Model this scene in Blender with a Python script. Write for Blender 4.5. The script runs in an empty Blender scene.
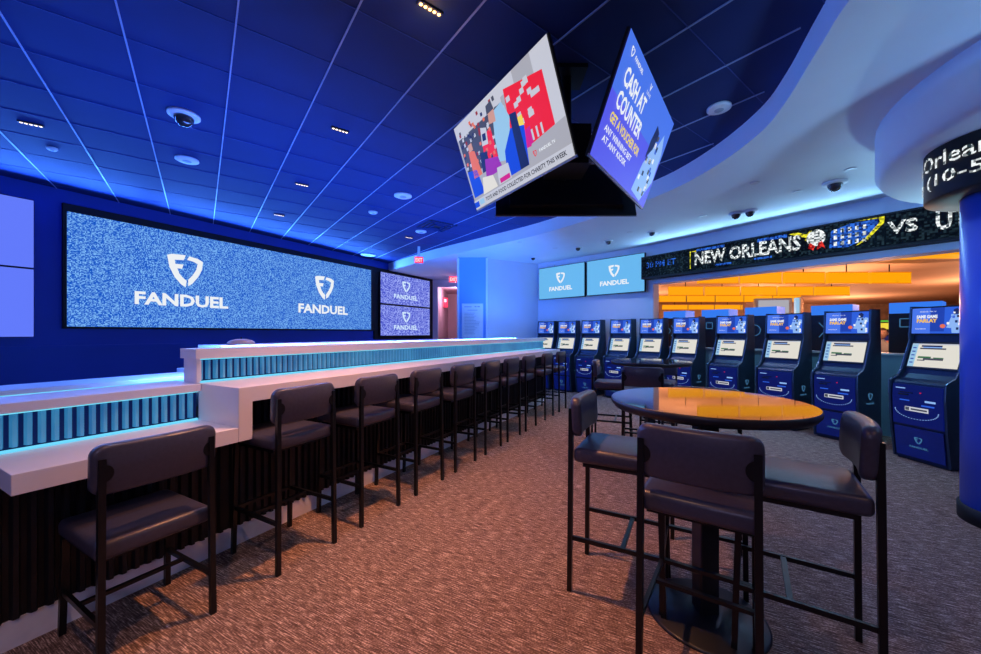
import bpy, bmesh, math, random
from mathutils import Vector, Matrix
random.seed(7)
PI = math.pi
SC = bpy.context.scene
COL = SC.collection
R = math.radians

# ------------------------------------------------------------------ camera
H = 1.40                                   # eye height in metres
cam_d = bpy.data.cameras.new('camera'); cam = bpy.data.objects.new('camera', cam_d); COL.objects.link(cam)
cam_d.sensor_width = 36; cam_d.lens = 380/981*36; cam_d.shift_y = 6/981
cam_d.clip_start = .05; cam_d.clip_end = 200
cam.location = (0, 0, H); cam.rotation_euler = (PI/2, 0, 0)
SC.camera = cam

# ------------------------------------------------------------------ world, exposure, lights
w = bpy.data.worlds.new('world'); SC.world = w; w.use_nodes = True
w.node_tree.nodes['Background'].inputs[0].default_value = (.16, .26, .75, 1)
w.node_tree.nodes['Background'].inputs[1].default_value = .10
SC.view_settings.view_transform = 'Standard'; SC.view_settings.look = 'None'
SC.view_settings.exposure = 0; SC.view_settings.gamma = 1; SC.view_settings.use_curve_mapping = False
try:
    SC.cycles.use_denoising = True; SC.cycles.sample_clamp_indirect = 4; SC.cycles.max_bounces = 6
    SC.cycles.caustics_reflective = False; SC.cycles.caustics_refractive = False
except Exception: pass

A = R(28.3); CA, SA = math.cos(A), math.sin(A)
def B(s, t, z=0): return Vector((CA*s + SA*t, -SA*s + CA*t, z))      # bar frame: s across the bar, t along it
BROT = -A
CEIL, SOFF = 3.475, 3.25

def light(name, kind, loc, power, color, rot=None, target=None, **kw):
    l = bpy.data.lights.new(name, kind); o = bpy.data.objects.new(name, l); COL.objects.link(o)
    l.energy = power; l.color = color; o.location = loc
    if target is not None: o.rotation_euler = (Vector(target)-Vector(loc)).to_track_quat('-Z', 'Y').to_euler()
    elif rot: o.rotation_euler = rot
    for k, v in kw.items(): setattr(l, k, v)
    return o
# hidden blue lights added above the LED wall frame to wash the ceiling
for t in (-1.5, 1.4, 4.2, 6.8):
    light('ceiling_wash', 'AREA', B(-7.75, t, 3.20), 75, (.06, .24, 1), target=B(-4.3, t, CEIL+.1), shape='RECTANGLE', size=2.6, size_y=.08)
# hidden blue lights added in the bar trough to spread the ceiling's blue
for t in (1.9, 3.6, 5.4, 7.0):
    light('trough_fill_light', 'AREA', B(-3.25, t, 1.2), 80, (.05, .21, 1), target=B(-7.2, t, CEIL), shape='RECTANGLE', size=1.4, size_y=.08)
# cove lamps on top of the ticker box
LD = Vector((.573, -.82, 0)); LN = Vector((-.82, -.573, 0)); L0 = Vector((3.35, 8.05, 0))   # ticker wall line, LN towards the room
TD = Vector((.69, -.724, 0)); TN = Vector((-.724, -.69, 0)); T0 = Vector((1.28, 10.2, 0))    # screen wall line
for k in (.8, 2.6, 4.4):
    p = L0+LD*k+LN*.22
    light('ticker_cove', 'AREA', (p.x, p.y, 3.04), 9, (.30, .64, 1), target=(p.x+LN.x*1.2, p.y+LN.y*1.2, SOFF+.05), shape='RECTANGLE', size=1.7, size_y=.08)
# recessed downlights of the lounge: warm
def spot(x, y, z, power, color, ang=80, blend=.6, r=.04, tgt=None):
    light('downlight_or_fill', 'SPOT', (x, y, z), power, color, target=tgt or (x, y, 0), spot_size=R(ang), spot_blend=blend, shadow_soft_size=r)
WARM = (1, .40, .17)
for x, y, p in ((-.385, 2.42, 380), (-1.53, 3.865, 85), (-2.62, 5.29, 30), (1.0, 5.4, 95), (.9, 7.4, 130), (-.35, 4.4, 70), (.2, 5.9, 60)):
    spot(x, y, (CEIL if x < 1 else SOFF)-.03, p, WARM, 84, 1)
for x, y, p in ((-.6, .3, 70), (1.6, -.4, 24)):  # added warm fill, out of view, for the near carpet
    spot(x, y, CEIL-.03, p, (1, .55, .36), 120, .9)
# cooler downlights in the pale soffit over the tables and machines
for x, y, p in ((3.2, 4.4, 70), (2.9, 6.3, 60), (2.3, 8.0, 45), (2.75, 3.4, 50)):
    spot(x, y, SOFF-.03, p, (.66, .68, 1), 110, 1)
for x, y, p in ((-1.0, 10.6, 80), (.35, 8.0, 60), (1.1, 8.6, 24)):  # added blue spots to brighten the pillar and far walls
    spot(x, y, SOFF-.03, p, (.28, .55, 1), 130, .9)
for k in (.6, 1.9, 3.2, 4.4):  # added cyan spots to brighten the half wall and kiosk tops
    p = L0+LD*k+LN*.62
    spot(p.x, p.y, SOFF-.03, 42, (.24, .70, 1), 115, 1, tgt=(p.x-LN.x*.1, p.y-LN.y*.1, 0))
light('downlight_halo', 'POINT', (-.385, 2.42, CEIL-.09), .9, (1, .42, .10), shadow_soft_size=.01)
for t in (.9, 2.2, 3.6, 5.2, 6.8):  # added cool spots to brighten the counters and stools along the bar
    p = B(-1.95, t); spot(p.x, p.y, CEIL-.03, 42, (.86, .76, 1), 75, 1, tgt=(p.x-.25, p.y, 0))
light('drop_fill_light', 'SPOT', (5.05, 4.35, 1.80), 45, (.45, .85, 1), target=(4.55, 3.6, 2.8), spot_size=R(110), spot_blend=1, shadow_soft_size=.05)  # added spot brightening the underside of the round ceiling drop
light('hall_lamp', 'POINT', (-1.25, 14.0, 2.8), 55, (1, .58, .78), shadow_soft_size=.1)
# added fill lights behind the camera, the second aimed up at the soffit
light('rear_fill_light', 'SPOT', (-1.6, -3.0, 3.4), 170, (.62, .55, 1), target=(-1.2, 1.6, .2), spot_size=R(100), spot_blend=1, shadow_soft_size=.4)
light('rear_fill_light', 'SPOT', (3.9, -2.2, 1.2), 1050, (.26, .56, 1), target=(3.75, 3.0, 3.25), spot_size=R(62), spot_blend=1, shadow_soft_size=.3)
# hidden warm fill lights added in the hall beyond; first one lights the person
for x, y, p in ((7.3, 7.1, 55), (8, 9.5, 130), (11, 12, 200), (7, 14, 180), (12, 17, 240), (8, 19, 200), (18, 14, 300), (20, 21, 300)):
    light('casino_fill_light', 'POINT', (x, y, 2.0), p, (1, .50, .27), shadow_soft_size=.15)

# ------------------------------------------------------------------ materials
def nodes(name):
    m = bpy.data.materials.new(name); m.use_nodes = True
    nt = m.node_tree; return m, nt, nt.nodes['Principled BSDF']
def N(nt, t, **kw):
    n = nt.nodes.new(t)
    for k, v in kw.items(): setattr(n, k, v)
    return n
def mat(name, c, rough=.5, metal=0, var=.08, scale=18, bump=0, spec=.5, coat=0):
    m, nt, b = nodes(name)
    tc = N(nt, 'ShaderNodeTexCoord'); no = N(nt, 'ShaderNodeTexNoise'); no.inputs['Scale'].default_value = scale
    nt.links.new(tc.outputs['Object'], no.inputs['Vector'])
    cr = N(nt, 'ShaderNodeValToRGB')
    cr.color_ramp.elements[0].position = .3; cr.color_ramp.elements[1].position = .7
    cr.color_ramp.elements[0].color = (*[v*(1-var) for v in c], 1); cr.color_ramp.elements[1].color = (*[min(1, v*(1+var)) for v in c], 1)
    nt.links.new(no.outputs['Fac'], cr.inputs['Fac']); nt.links.new(cr.outputs['Color'], b.inputs['Base Color'])
    b.inputs['Roughness'].default_value = rough; b.inputs['Metallic'].default_value = metal
    b.inputs['Specular IOR Level'].default_value = spec
    if coat: b.inputs['Coat Weight'].default_value = coat; b.inputs['Coat Roughness'].default_value = .04
    if bump:
        bp = N(nt, 'ShaderNodeBump'); bp.inputs['Strength'].default_value = bump; bp.inputs['Distance'].default_value = .01
        nt.links.new(no.outputs['Fac'], bp.inputs['Height']); nt.links.new(bp.outputs['Normal'], b.inputs['Normal'])
    return m
def lin(c): return tuple(((v/255+.055)/1.055)**2.4 if v > 10 else v/255/12.92 for v in c)
def glow(name, rgb, s=1.0):
    """something that gives off light: rgb is the display colour 0..255"""
    m, nt, b = nodes(name)
    b.inputs['Base Color'].default_value = (.01, .01, .012, 1); b.inputs['Roughness'].default_value = .35; b.inputs['Specular IOR Level'].default_value = .12
    b.inputs['Emission Color'].default_value = (*lin(rgb), 1); b.inputs['Emission Strength'].default_value = s
    return m
def speckle(name, c0, c1, cell, s=1.0, lo=.0, hi=1.0):
    """LED pixels of scattered brightness on a video wall"""
    m, nt, b = nodes(name)
    tc = N(nt, 'ShaderNodeTexCoord'); sn = N(nt, 'ShaderNodeVectorMath', operation='SNAP')
    sn.inputs[1].default_value = (cell,)*3
    wn = N(nt, 'ShaderNodeTexWhiteNoise'); nt.links.new(tc.outputs['Object'], sn.inputs[0]); nt.links.new(sn.outputs[0], wn.inputs['Vector'])
    cr = N(nt, 'ShaderNodeValToRGB'); e = cr.color_ramp.elements
    e[0].position = lo; e[1].position = hi; e[0].color = (*lin(c0), 1); e[1].color = (*lin(c1), 1)
    nt.links.new(wn.outputs['Value'], cr.inputs['Fac']); nt.links.new(cr.outputs['Color'], b.inputs['Emission Color'])
    b.inputs['Emission Strength'].default_value = s; b.inputs['Base Color'].default_value = (.004, .004, .006, 1); b.inputs['Roughness'].default_value = .8; b.inputs['Specular IOR Level'].default_value = .1
    return m

M = {}
M['ceil'] = mat('navy_ceiling_tile', (.0022, .024, .155), .75, var=.05, scale=3)
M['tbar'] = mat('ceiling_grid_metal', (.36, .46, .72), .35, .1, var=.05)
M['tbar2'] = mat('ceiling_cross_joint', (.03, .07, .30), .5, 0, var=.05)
M['soffit'] = mat('pale_soffit_paint', (.80, .86, .95), .65, var=.02, scale=2)
M['wallw'] = mat('pale_wall_paint', (.70, .75, .90), .6, var=.02, scale=2)
M['pillar'] = mat('blue_pillar_paint', (.16, .38, .86), .55, var=.02, scale=2)
M['wallg'] = mat('grey_wall_paint', (.56, .58, .70), .6, var=.02, scale=2)
M['wallb'] = mat('blue_wall_paint', (.010, .055, .42), .55, var=.06, scale=2)
M['wallh'] = mat('hall_wall_paint', (.62, .45, .52), .6, var=.03, scale=2)
M['white'] = mat('white_solid_surface', (.90, .85, .93), .35, var=.02, scale=4)
M['kick'] = mat('brushed_pale_kick', (.92, .90, .98), .35, 0, var=.04)
M['black'] = mat('black_slat_paint', (.007, .0065, .009), .5, var=.2)
M['blackm'] = mat('black_steel', (.008, .008, .01), .35, .3, var=.1)
M['vinyl'] = mat('charcoal_vinyl', (.056, .053, .084), .33, var=.10, scale=60, bump=.05)
M['frameb'] = mat('black_screen_frame', (.005, .005, .007), .65, var=.1)
M['tablet'] = mat('polished_dark_top', (.03, .028, .035), .06, var=.1, scale=6, coat=.8)
M['tedge'] = mat('dark_table_edge', (.02, .018, .022), .4, var=.1)
M['pbase'] = mat('dark_metal_pedestal', (.03, .033, .04), .35, .5, var=.1)
M['kiosk'] = mat('dark_blue_kiosk_paint', (.012, .025, .075), .32, .2, var=.08)
M['kside'] = mat('kiosk_side_panel', (.03, .055, .10), .36, .3, var=.08)
M['kedge'] = mat('kiosk_edge_trim', (.25, .34, .50), .25, .7, var=.05)
M['kblue'] = mat('blue_door_panel', (.01, .035, .26), .30, 0, var=.06)
M['kfront'] = glow('backlit_blue_panel', (7, 18, 90), 1.0)
M['teal'] = mat('teal_grey_counter_front', (.30, .50, .62), .5, var=.05, scale=4)
M['col'] = mat('blue_lit_column_cladding', (.07, .16, .85), .28, var=.03, scale=2)  # blue light on a pale column put into its base colour
M['dark'] = mat('dark_plastic', (.02, .02, .025), .4, var=.1)
M['greyp'] = mat('grey_plastic', (.35, .40, .52), .45, var=.05)
M['whitep'] = mat('white_plastic', (.75, .78, .85), .4, var=.03)
M['casceil'] = mat('casino_ceiling', (.74, .50, .36), .7, var=.04, scale=1)
M['caswall'] = mat('casino_wall', (.6, .42, .32), .7, var=.25, scale=3)
M['casfloor'] = mat('casino_carpet', (.20, .10, .07), .9, var=.3, scale=6)
M['skin'] = mat('skin', (.62, .36, .26), .5, var=.05)
M['hair'] = mat('brown_hair', (.07, .035, .02), .6, var=.2)
M['shirt'] = mat('grey_shirt', (.42, .40, .42), .8, var=.1)
M['pants'] = mat('dark_trousers', (.03, .03, .05), .8, var=.1)
M['glasspin'] = mat('frosted_glass', (.8, .9, 1), .2, var=.02)
M['g_white'] = glow('white_screen_light', (236, 240, 244), 1.0)
M['g_logo_dim'] = glow('dim_emblem_light', (60, 110, 150), 1.0)
M['g_logo_soft'] = glow('soft_emblem_light', (205, 228, 250), 1.0)
M['g_cyan'] = glow('cyan_strip_light', (105, 205, 240), 1.15)
M['g_cyan2'] = glow('cyan_edge_light', (120, 225, 250), 1.0)
M['led'] = speckle('led_wall_pixels', (10, 84, 200), (132, 192, 248), .013, 1.0, .28, 1.22)
M['led2'] = speckle('led_display_pixels', (52, 66, 205), (176, 190, 252), .022, 1.0, .25, 1.12)
M['scr_l'] = glow('periwinkle_screen_light', (98, 122, 250), 1.0)
M['scr_tv'] = glow('sky_blue_screen_light', (104, 182, 236), 1.0)
M['amber'] = glow('amber_lantern_light', (255, 166, 8), 1.0)
M['ambere'] = glow('amber_lantern_edge', (235, 122, 5), 1.0)
M['exit'] = glow('red_exit_light', (255, 40, 80), 1.6)
M['dot'] = glow('downlight_diode', (255, 225, 200), 3.0)
M['dotw'] = glow('warm_downlight_diode', (255, 190, 110), 6.0)
for nm, c in dict(red=(235, 26, 30), dred=(150, 40, 40), yel=(240, 215, 70), mag=(205, 20, 130), pur=(150, 40, 170), blu=(20, 70, 215), sky=(150, 195, 225),
                  gry=(168, 168, 176), lgry=(196, 198, 208), dgry=(70, 72, 84), nav=(24, 34, 86), org=(225, 110, 70), skn=(205, 150, 130), blk=(14, 14, 18),
                  crm=(224, 220, 208), grn=(60, 110, 70), kbl=(44, 92, 214), kbl2=(72, 116, 232), kbl3=(30, 62, 170), gold=(240, 190, 60), vio=(84, 88, 232),
                  lblu=(140, 180, 240), tick=(20, 90, 210), blutop=(52, 122, 238), grng=(90, 190, 60)).items():
    M['e_'+nm] = glow('screen_%s' % nm, c, 1.0)
M['e_tickw'] = speckle('ticker_white_diodes', (40, 60, 66), (250, 255, 255), .022, 1.0, .1, .75)
M['e_tickb'] = speckle('ticker_blue_diodes', (6, 26, 100), (46, 110, 225), .022, 1.0, .1, .8)
M['e_ticky'] = speckle('ticker_yellow_diodes', (90, 90, 0), (255, 245, 40), .022, 1.0, .1, .8)
M['e_tickr'] = speckle('ticker_red_diodes', (120, 0, 0), (255, 60, 40), .022, 1.0, .1, .8)
M['tickbk'] = speckle('ticker_dark_face', (0, 0, 0), (34, 52, 58), .022, 1.0, .6, 1)
# lit reeded glass of the bar
def slat_mat():
    m, nt, b = nodes('lit_blue_glass_slats')
    tc = N(nt, 'ShaderNodeTexCoord'); no = N(nt, 'ShaderNodeTexNoise'); no.inputs['Scale'].default_value = 5
    cr = N(nt, 'ShaderNodeValToRGB'); e = cr.color_ramp.elements
    e[0].color = (*lin((18, 100, 160)), 1); e[1].color = (*lin((62, 150, 198)), 1); e[0].position = .3; e[1].position = .7
    nt.links.new(tc.outputs['Object'], no.inputs['Vector']); nt.links.new(no.outputs['Fac'], cr.inputs['Fac'])
    nt.links.new(cr.outputs['Color'], b.inputs['Emission Color']); b.inputs['Emission Strength'].default_value = .50
    b.inputs['Base Color'].default_value = (.10, .28, .42, 1); b.inputs['Roughness'].default_value = .22
    return m
M['slat'] = slat_mat()
M['slatgap'] = glow('deep_blue_backing', (2, 22, 72), 1.0)
# carpet
def carpet():
    m, nt, b = nodes('streaked_brown_carpet')
    tc = N(nt, 'ShaderNodeTexCoord'); mp = N(nt, 'ShaderNodeMapping'); mp.vector_type = 'TEXTURE'
    mp.inputs['Rotation'].default_value = (0, 0, -A); mp.inputs['Scale'].default_value = (.075, .0048, .05)
    n1 = N(nt, 'ShaderNodeTexNoise'); n1.inputs['Scale'].default_value = 1; n1.inputs['Detail'].default_value = 3
    nt.links.new(tc.outputs['Object'], mp.inputs['Vector']); nt.links.new(mp.outputs['Vector'], n1.inputs['Vector'])
    n2 = N(nt, 'ShaderNodeTexNoise'); n2.inputs['Scale'].default_value = 110; n2.inputs['Detail'].default_value = 2
    nt.links.new(tc.outputs['Object'], n2.inputs['Vector'])
    mx = N(nt, 'ShaderNodeMath', operation='MULTIPLY_ADD'); mx.inputs[1].default_value = .45
    nt.links.new(n2.outputs['Fac'], mx.inputs[0]); nt.links.new(n1.outputs['Fac'], mx.inputs[2])
    cr = N(nt, 'ShaderNodeValToRGB'); cr.color_ramp.interpolation = 'LINEAR'; e = cr.color_ramp.elements
    e[0].position = .50; e[0].color = (.075, .046, .038, 1)
    e[1].position = .95; e[1].color = (.85, .64, .53, 1)
    x = e.new(.68); x.color = (.17, .105, .085, 1)
    x = e.new(.78); x.color = (.29, .185, .155, 1)
    nt.links.new(mx.outputs[0], cr.inputs['Fac']); nt.links.new(cr.outputs['Color'], b.inputs['Base Color'])
    b.inputs['Roughness'].default_value = .9; b.inputs['Specular IOR Level'].default_value = .15
    bp = N(nt, 'ShaderNodeBump'); bp.inputs['Strength'].default_value = .5; bp.inputs['Distance'].default_value = .004
    nt.links.new(mx.outputs[0], bp.inputs['Height']); nt.links.new(bp.outputs['Normal'], b.inputs['Normal'])
    return m
M['carpet'] = carpet()

# ------------------------------------------------------------------ mesh helpers
class MB:
    def __init__(s): s.v = []; s.f = []; s.m = []; s.mats = []; s.cur = 0; s.smooth = []; s.sm = False
    def use(s, m, smooth=None):
        m = M[m] if isinstance(m, str) else m
        if m not in s.mats: s.mats.append(m)
        s.cur = s.mats.index(m)
        if smooth is not None: s.sm = smooth
        return s
    def add(s, vs, fs):
        o = len(s.v); s.v += [tuple(v) for v in vs]
        for f in fs: s.f.append([i+o for i in f]); s.m.append(s.cur); s.smooth.append(s.sm)
    def box(s, x0, x1, y0, y1, z0, z1):
        s.add([(x, y, z) for z in (z0, z1) for y in (y0, y1) for x in (x0, x1)],
              [(0, 2, 3, 1), (4, 5, 7, 6), (0, 1, 5, 4), (1, 3, 7, 5), (3, 2, 6, 7), (2, 0, 4, 6)]); return s
    def bbox(s, x0, x1, y0, y1, z0, z1, r=.01, seg=3):
        """rounded box"""
        bm = bmesh.new(); bmesh.ops.create_cube(bm, size=1)
        for v in bm.verts: v.co = Vector(((x0+x1)/2+v.co.x*(x1-x0), (y0+y1)/2+v.co.y*(y1-y0), (z0+z1)/2+v.co.z*(z1-z0)))
        bmesh.ops.bevel(bm, geom=list(bm.edges), offset=r, segments=seg, affect='EDGES', profile=.5)
        s.addbm(bm); return s
    def addbm(s, bm, fn=None):
        bm.verts.ensure_lookup_table()
        vs = [fn(v.co) if fn else v.co for v in bm.verts]
        s.add(vs, [[v.index for v in f.verts] for f in bm.faces]); bm.free()
    def bar(s, p, q, w=.022, d=None):
        """square bar from p to q"""
        d = d or w; p = Vector(p); q = Vector(q); z = (q-p).normalized()
        x = z.cross(Vector((0, 1, 0)));
        if x.length < .1: x = z.cross(Vector((0, 0, 1))) if abs(z.z) < .9 else Vector((1, 0, 0))
        x.normalize(); y = z.cross(x)
        vs = [c+x*a*w/2+y*b*d/2 for c in (p, q) for a, b in ((-1, -1), (1, -1), (1, 1), (-1, 1))]
        s.add(vs, [(3, 2, 1, 0), (4, 5, 6, 7), (0, 1, 5, 4), (1, 2, 6, 5), (2, 3, 7, 6), (3, 0, 4, 7)]); return s
    def poly(s, pts, y=0, th=0):
        """flat polygon in the xz plane facing -y (pts anticlockwise as seen from -y)"""
        n = len(pts); s.add([(x, y, z) for x, z in pts], [list(range(n))]); return s
    def rect(s, x0, x1, z0, z1, y=0): return s.poly([(x0, z0), (x1, z0), (x1, z1), (x0, z1)], y)
    def prism(s, pts, z0, z1):
        """pts in the xy plane anticlockwise"""
        n = len(pts); s.add([(x, y, z0) for x, y in pts]+[(x, y, z1) for x, y in pts],
            [list(range(n))[::-1], list(range(n, 2*n))]+[(i, (i+1) % n, n+(i+1) % n, n+i) for i in range(n)]); return s
    def profx(s, pts, x0, x1):
        """closed (y,z) outline extruded along x"""
        n = len(pts); s.add([(x0, y, z) for y, z in pts]+[(x1, y, z) for y, z in pts],
            [list(range(n)), list(range(n, 2*n))[::-1]]+[(i, n+i, n+(i+1) % n, (i+1) % n) for i in range(n)]); return s
    def lathe(s, prof, n=32, cx=0, cy=0):
        o = [(cx+r*math.cos(2*PI*i/n), cy+r*math.sin(2*PI*i/n), z) for r, z in prof for i in range(n)]
        fs = [(j*n+i, j*n+(i+1) % n, (j+1)*n+(i+1) % n, (j+1)*n+i) for j in range(len(prof)-1) for i in range(n)]
        if prof[0][0] > 1e-4: fs.append(list(range(n))[::-1])
        if prof[-1][0] > 1e-4: fs.append([(len(prof)-1)*n+i for i in range(n)])
        s.add(o, fs); return s
    def text(s, st, x, z, h, w=None, y=0, bold=.0, align='CENTER', fn=None):
        """lettering standing in the xz plane facing -y; h = capital height; w = fitted width"""
        cu = bpy.data.curves.new('t', 'FONT'); cu.body = st; cu.size = 1; cu.offset = bold; cu.resolution_u = 2
        o = bpy.data.objects.new('t', cu); me = bpy.data.meshes.new_from_object(o)
        co = [v.co.copy() for v in me.vertices]
        if co:
            x0 = min(c.x for c in co); x1 = max(c.x for c in co); z0 = min(c.y for c in co if 1); z1 = max(c.y for c in co)
            k = h/max(1e-6, (z1-z0)); kx = (w/(x1-x0)) if w else k
            off = -(x0+x1)/2 if align == 'CENTER' else -x0
            pts = [(x+(c.x+off)*kx, y, z+(c.y-(z0+z1)/2)*k) for c in co]
            if fn: pts = [fn(p) for p in pts]
            s.add(pts, [list(p.vertices) for p in me.polygons])
        bpy.data.meshes.remove(me); bpy.data.objects.remove(o); bpy.data.curves.remove(cu); return s
    def build(s, name, m=None, parent=None, bev=0, loc=None, rot=None):
        if m is not None: s.mats = [M[m] if isinstance(m, str) else m]; s.m = [0]*len(s.f)
        me = bpy.data.meshes.new(name); me.from_pydata(s.v, [], s.f)
        for mm in s.mats: me.materials.append(mm)
        for p, i, sm in zip(me.polygons, s.m, s.smooth): p.material_index = i; p.use_smooth = sm
        me.update(); o = bpy.data.objects.new(name, me); COL.objects.link(o)
        if parent: o.parent = parent
        if loc is not None: o.location = loc
        if rot is not None: o.rotation_euler = rot if not isinstance(rot, (int, float)) else (0, 0, rot)
        if bev: b = o.modifiers.new('bevel', 'BEVEL'); b.width = bev; b.segments = 2; b.limit_method = 'ANGLE'
        return o
def tag(o, label=None, cat=None, group=None, kind=None):
    for k, v in (('label', label), ('category', cat), ('group', group), ('kind', kind)):
        if v: o[k] = v
    return o
def thing(name, label, cat, loc=(0, 0, 0), rz=0, group=None):
    o = bpy.data.objects.new(name, None); COL.objects.link(o); o.location = loc
    o.rotation_euler = (0, 0, rz) if isinstance(rz, (int, float)) else rz
    o.empty_display_size = .1; return tag(o, label, cat, group)
def struct(mb, name, m=None, **kw): return tag(mb.build(name, m, **kw), kind='structure')
def copy_tree(o, parent=None):
    c = o.copy(); COL.objects.link(c); c.parent = parent
    for ch in list(o.children): copy_tree(ch, c)
    return c

# ------------------------------------------------------------------ the setting
struct(MB().box(-14, 36, -5, 30, -.1, 0), 'floor', 'carpet')
# dark tiled ceiling
mb = MB(); pts = [(-12, -5), (16, -5), (6.2, 3.97), (6.2, 4.4), (3.6, 8.3), (1.6, 10.6), (-.2, 9.8), (-.9, 13.2), (-.9, 17), (-12, 17)]
struct(mb.prism(pts, CEIL, CEIL+.1), 'ceiling', 'ceil')
g1 = Vector((-.606, .795, 0)); g2 = Vector((.795, .606, 0))
# the soffit outline
curve = [(1.75, -5), (1.78, -2), (1.83, 0), (1.88, 1.2), (1.967, 2.0), (2.142, 2.49), (2.36, 3.03), (2.49, 3.5), (2.50, 4.135), (2.38, 4.8), (2.12, 5.4), (1.72, 6.05), (.9, 7.15), (-.01, 8.08), (-1.34, 9.37), (-2.3, 10.45), (-3.3, 11.65)]
def smooth_curve(c, n=6):
    out = []
    for i in range(len(c)-1):
        p0 = Vector(c[max(0, i-1)]); p1 = Vector(c[i]); p2 = Vector(c[i+1]); p3 = Vector(c[min(len(c)-1, i+2)])
        for k in range(n):
            u = k/n
            out.append(tuple(.5*((2*p1)+(p2-p0)*u+(2*p0-5*p1+4*p2-p3)*u*u+(3*p1-p0-3*p2+p3)*u**3)))
    out.append(c[-1]); return out
CV = smooth_curve(curve)
outer = [(-3.3, 14.5), (-.9, 14.5), (-.9, 13), (-.2, 9.9), (1.4, 10.6), (3.7, 8.4), (6.9, 3.2), (6.9, -5)]
poly = CV+outer
mb = MB().use('soffit'); n = len(poly)
mb.add([(x, y, SOFF) for x, y in poly], [list(range(n))])
for i in range(len(CV)-1):
    a, b = CV[i], CV[i+1]; mb.sm = True
    mb.add([(a[0], a[1], SOFF), (b[0], b[1], SOFF), (b[0], b[1], CEIL), (a[0], a[1], CEIL)], [(0, 1, 2, 3)])
bm_o = struct(mb, 'ceiling_soffit')
# stepped round drop of the soffit over the column
mb = MB().use('soffit', True)
mb.lathe([(1.98, SOFF), (1.98, 2.86), (1.94, 2.80), (0, 2.80)], 64); struct(mb, 'ceiling_drop', loc=(5.06, 2.22, 0))
# ceiling grid: bright joints one way, faint joints the other
def clip_inside(p, q):
    """parts of the line p-q under the dark ceiling and left of the soffit curve"""
    out = []; cur = None; n = 160
    for i in range(n+1):
        c = p.lerp(q, i/n); s_ = CA*c.x-SA*c.y
        xs = None
        for a, b in zip(CV[:-1], CV[1:]):
            if min(a[1], b[1]) <= c.y <= max(a[1], b[1]) and abs(b[1]-a[1]) > 1e-6:
                xs = a[0]+(b[0]-a[0])*(c.y-a[1])/(b[1]-a[1])
        ok = s_ > -7.98 and xs is not None and c.x < xs-.03
        if ok and cur is None: cur = c
        if not ok and cur is not None: out.append((cur, c)); cur = None
    if cur is not None: out.append((cur, q))
    return out
tb = MB(); tb2 = MB()
for i in range(-9, 14):
    off = -1.033+.61*i; base = g2*off
    for a, b in clip_inside(base-g1*5, base+g1*16): tb.bar((a.x, a.y, CEIL-.004), (b.x, b.y, CEIL-.004), .0095, .010)
for i in range(-3, 24):
    off = 3.40*.902+.61*(i-5); base = g1*off
    for a, b in clip_inside(base-g2*10, base+g2*12): tb2.bar((a.x, a.y, CEIL-.002), (b.x, b.y, CEIL-.002), .006, .006)
struct(tb, 'trim_1', 'tbar'); struct(tb2, 'trim_2', 'tbar2')
# left wall behind the LED wall
mb = MB().box(-8.25, -8.05, -4, 10.65, 0, CEIL); o = struct(mb, 'wall_left', 'wallb', rot=BROT)
mb = MB().box(-8.05, -7.99, -4, 10.62, 1.18, 1.22); struct(mb, 'trim_3', 'wallb', rot=BROT)
mb = MB().box(-8.05, -8.035, -4, 10.62, 0, .12); struct(mb, 'baseboard_left', 'blackm', rot=BROT)
# far end: hall opening, pillar, walls
E0 = B(-8.05, 10.65)
struct(MB().box(E0.x-.3, -1.83, 13.2, 13.35, 0, SOFF), 'wall_hall_front', 'wallw')
struct(MB().box(-1.83, -.9, 13.2, 13.35, 3.0, SOFF), 'wall_hall_header', 'wallw')
struct(MB().box(-2.6, .6, 16.6, 16.7, 0, 3.2), 'wall_hall_back', 'wallh')
struct(MB().box(-1.95, -1.85, 13.35, 16.6, 0, 3.2), 'wall_hall_left', 'wallh')
struct(MB().box(-1.95, .5, 13.35, 16.7, 3.1, 3.2), 'ceiling_hall', 'wallh')
mb = MB().box(-.79, -.09, 9.3, 9.8, 0, SOFF); struct(mb, 'wall_pillar', 'pillar')
mb = MB().box(-.815, -.765, 9.27, 9.35, 0, SOFF-.02).box(-.115, -.065, 9.27, 9.35, 0, SOFF-.02); struct(mb, 'trim_4', 'wallw')
def wall_line(p, q, z0, z1, th=.15, side=1):
    p = Vector(p); q = Vector(q); d = (q-p).normalized(); nn = Vector((-d.y, d.x))*th*side
    pts = [p, q, q+nn, p+nn]
    if side < 0: pts = pts[::-1]
    return MB().prism([tuple(v) for v in pts], z0, z1)
struct(wall_line((-.12, 9.42), (1.28, 10.2), 0, SOFF), 'wall_back', 'wallg')
struct(wall_line((-.79, 9.8), (-.79, 13.2), 0, SOFF, side=-1), 'wall_hall_right', 'wallh')
T1 = Vector((3.42, 7.98))
struct(wall_line((1.28, 10.2), T1, 0, SOFF, .28), 'wall_screen', 'wallw')
l0 = Vector((T1.x, T1.y)); l1 = Vector((L0.x+LD.x*6.4, L0.y+LD.y*6.4))
struct(wall_line(l0, l1, 2.43, SOFF, .3), 'wall_lintel', 'wallw')
struct(wall_line(l0+Vector((.09, -.12)), l1, 0, 1.10, .18), 'wall_half', 'teal')
struct(wall_line(l0+Vector((.07, -.14)), l1, 1.10, 1.125, .22), 'trim_5', 'whitep')
for k, (a, b) in enumerate(((Vector((1.28, 10.2)), T1),)):
    struct(wall_line(a, b, 0, .12, .012, -1), 'baseboard_back', 'dark')
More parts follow.
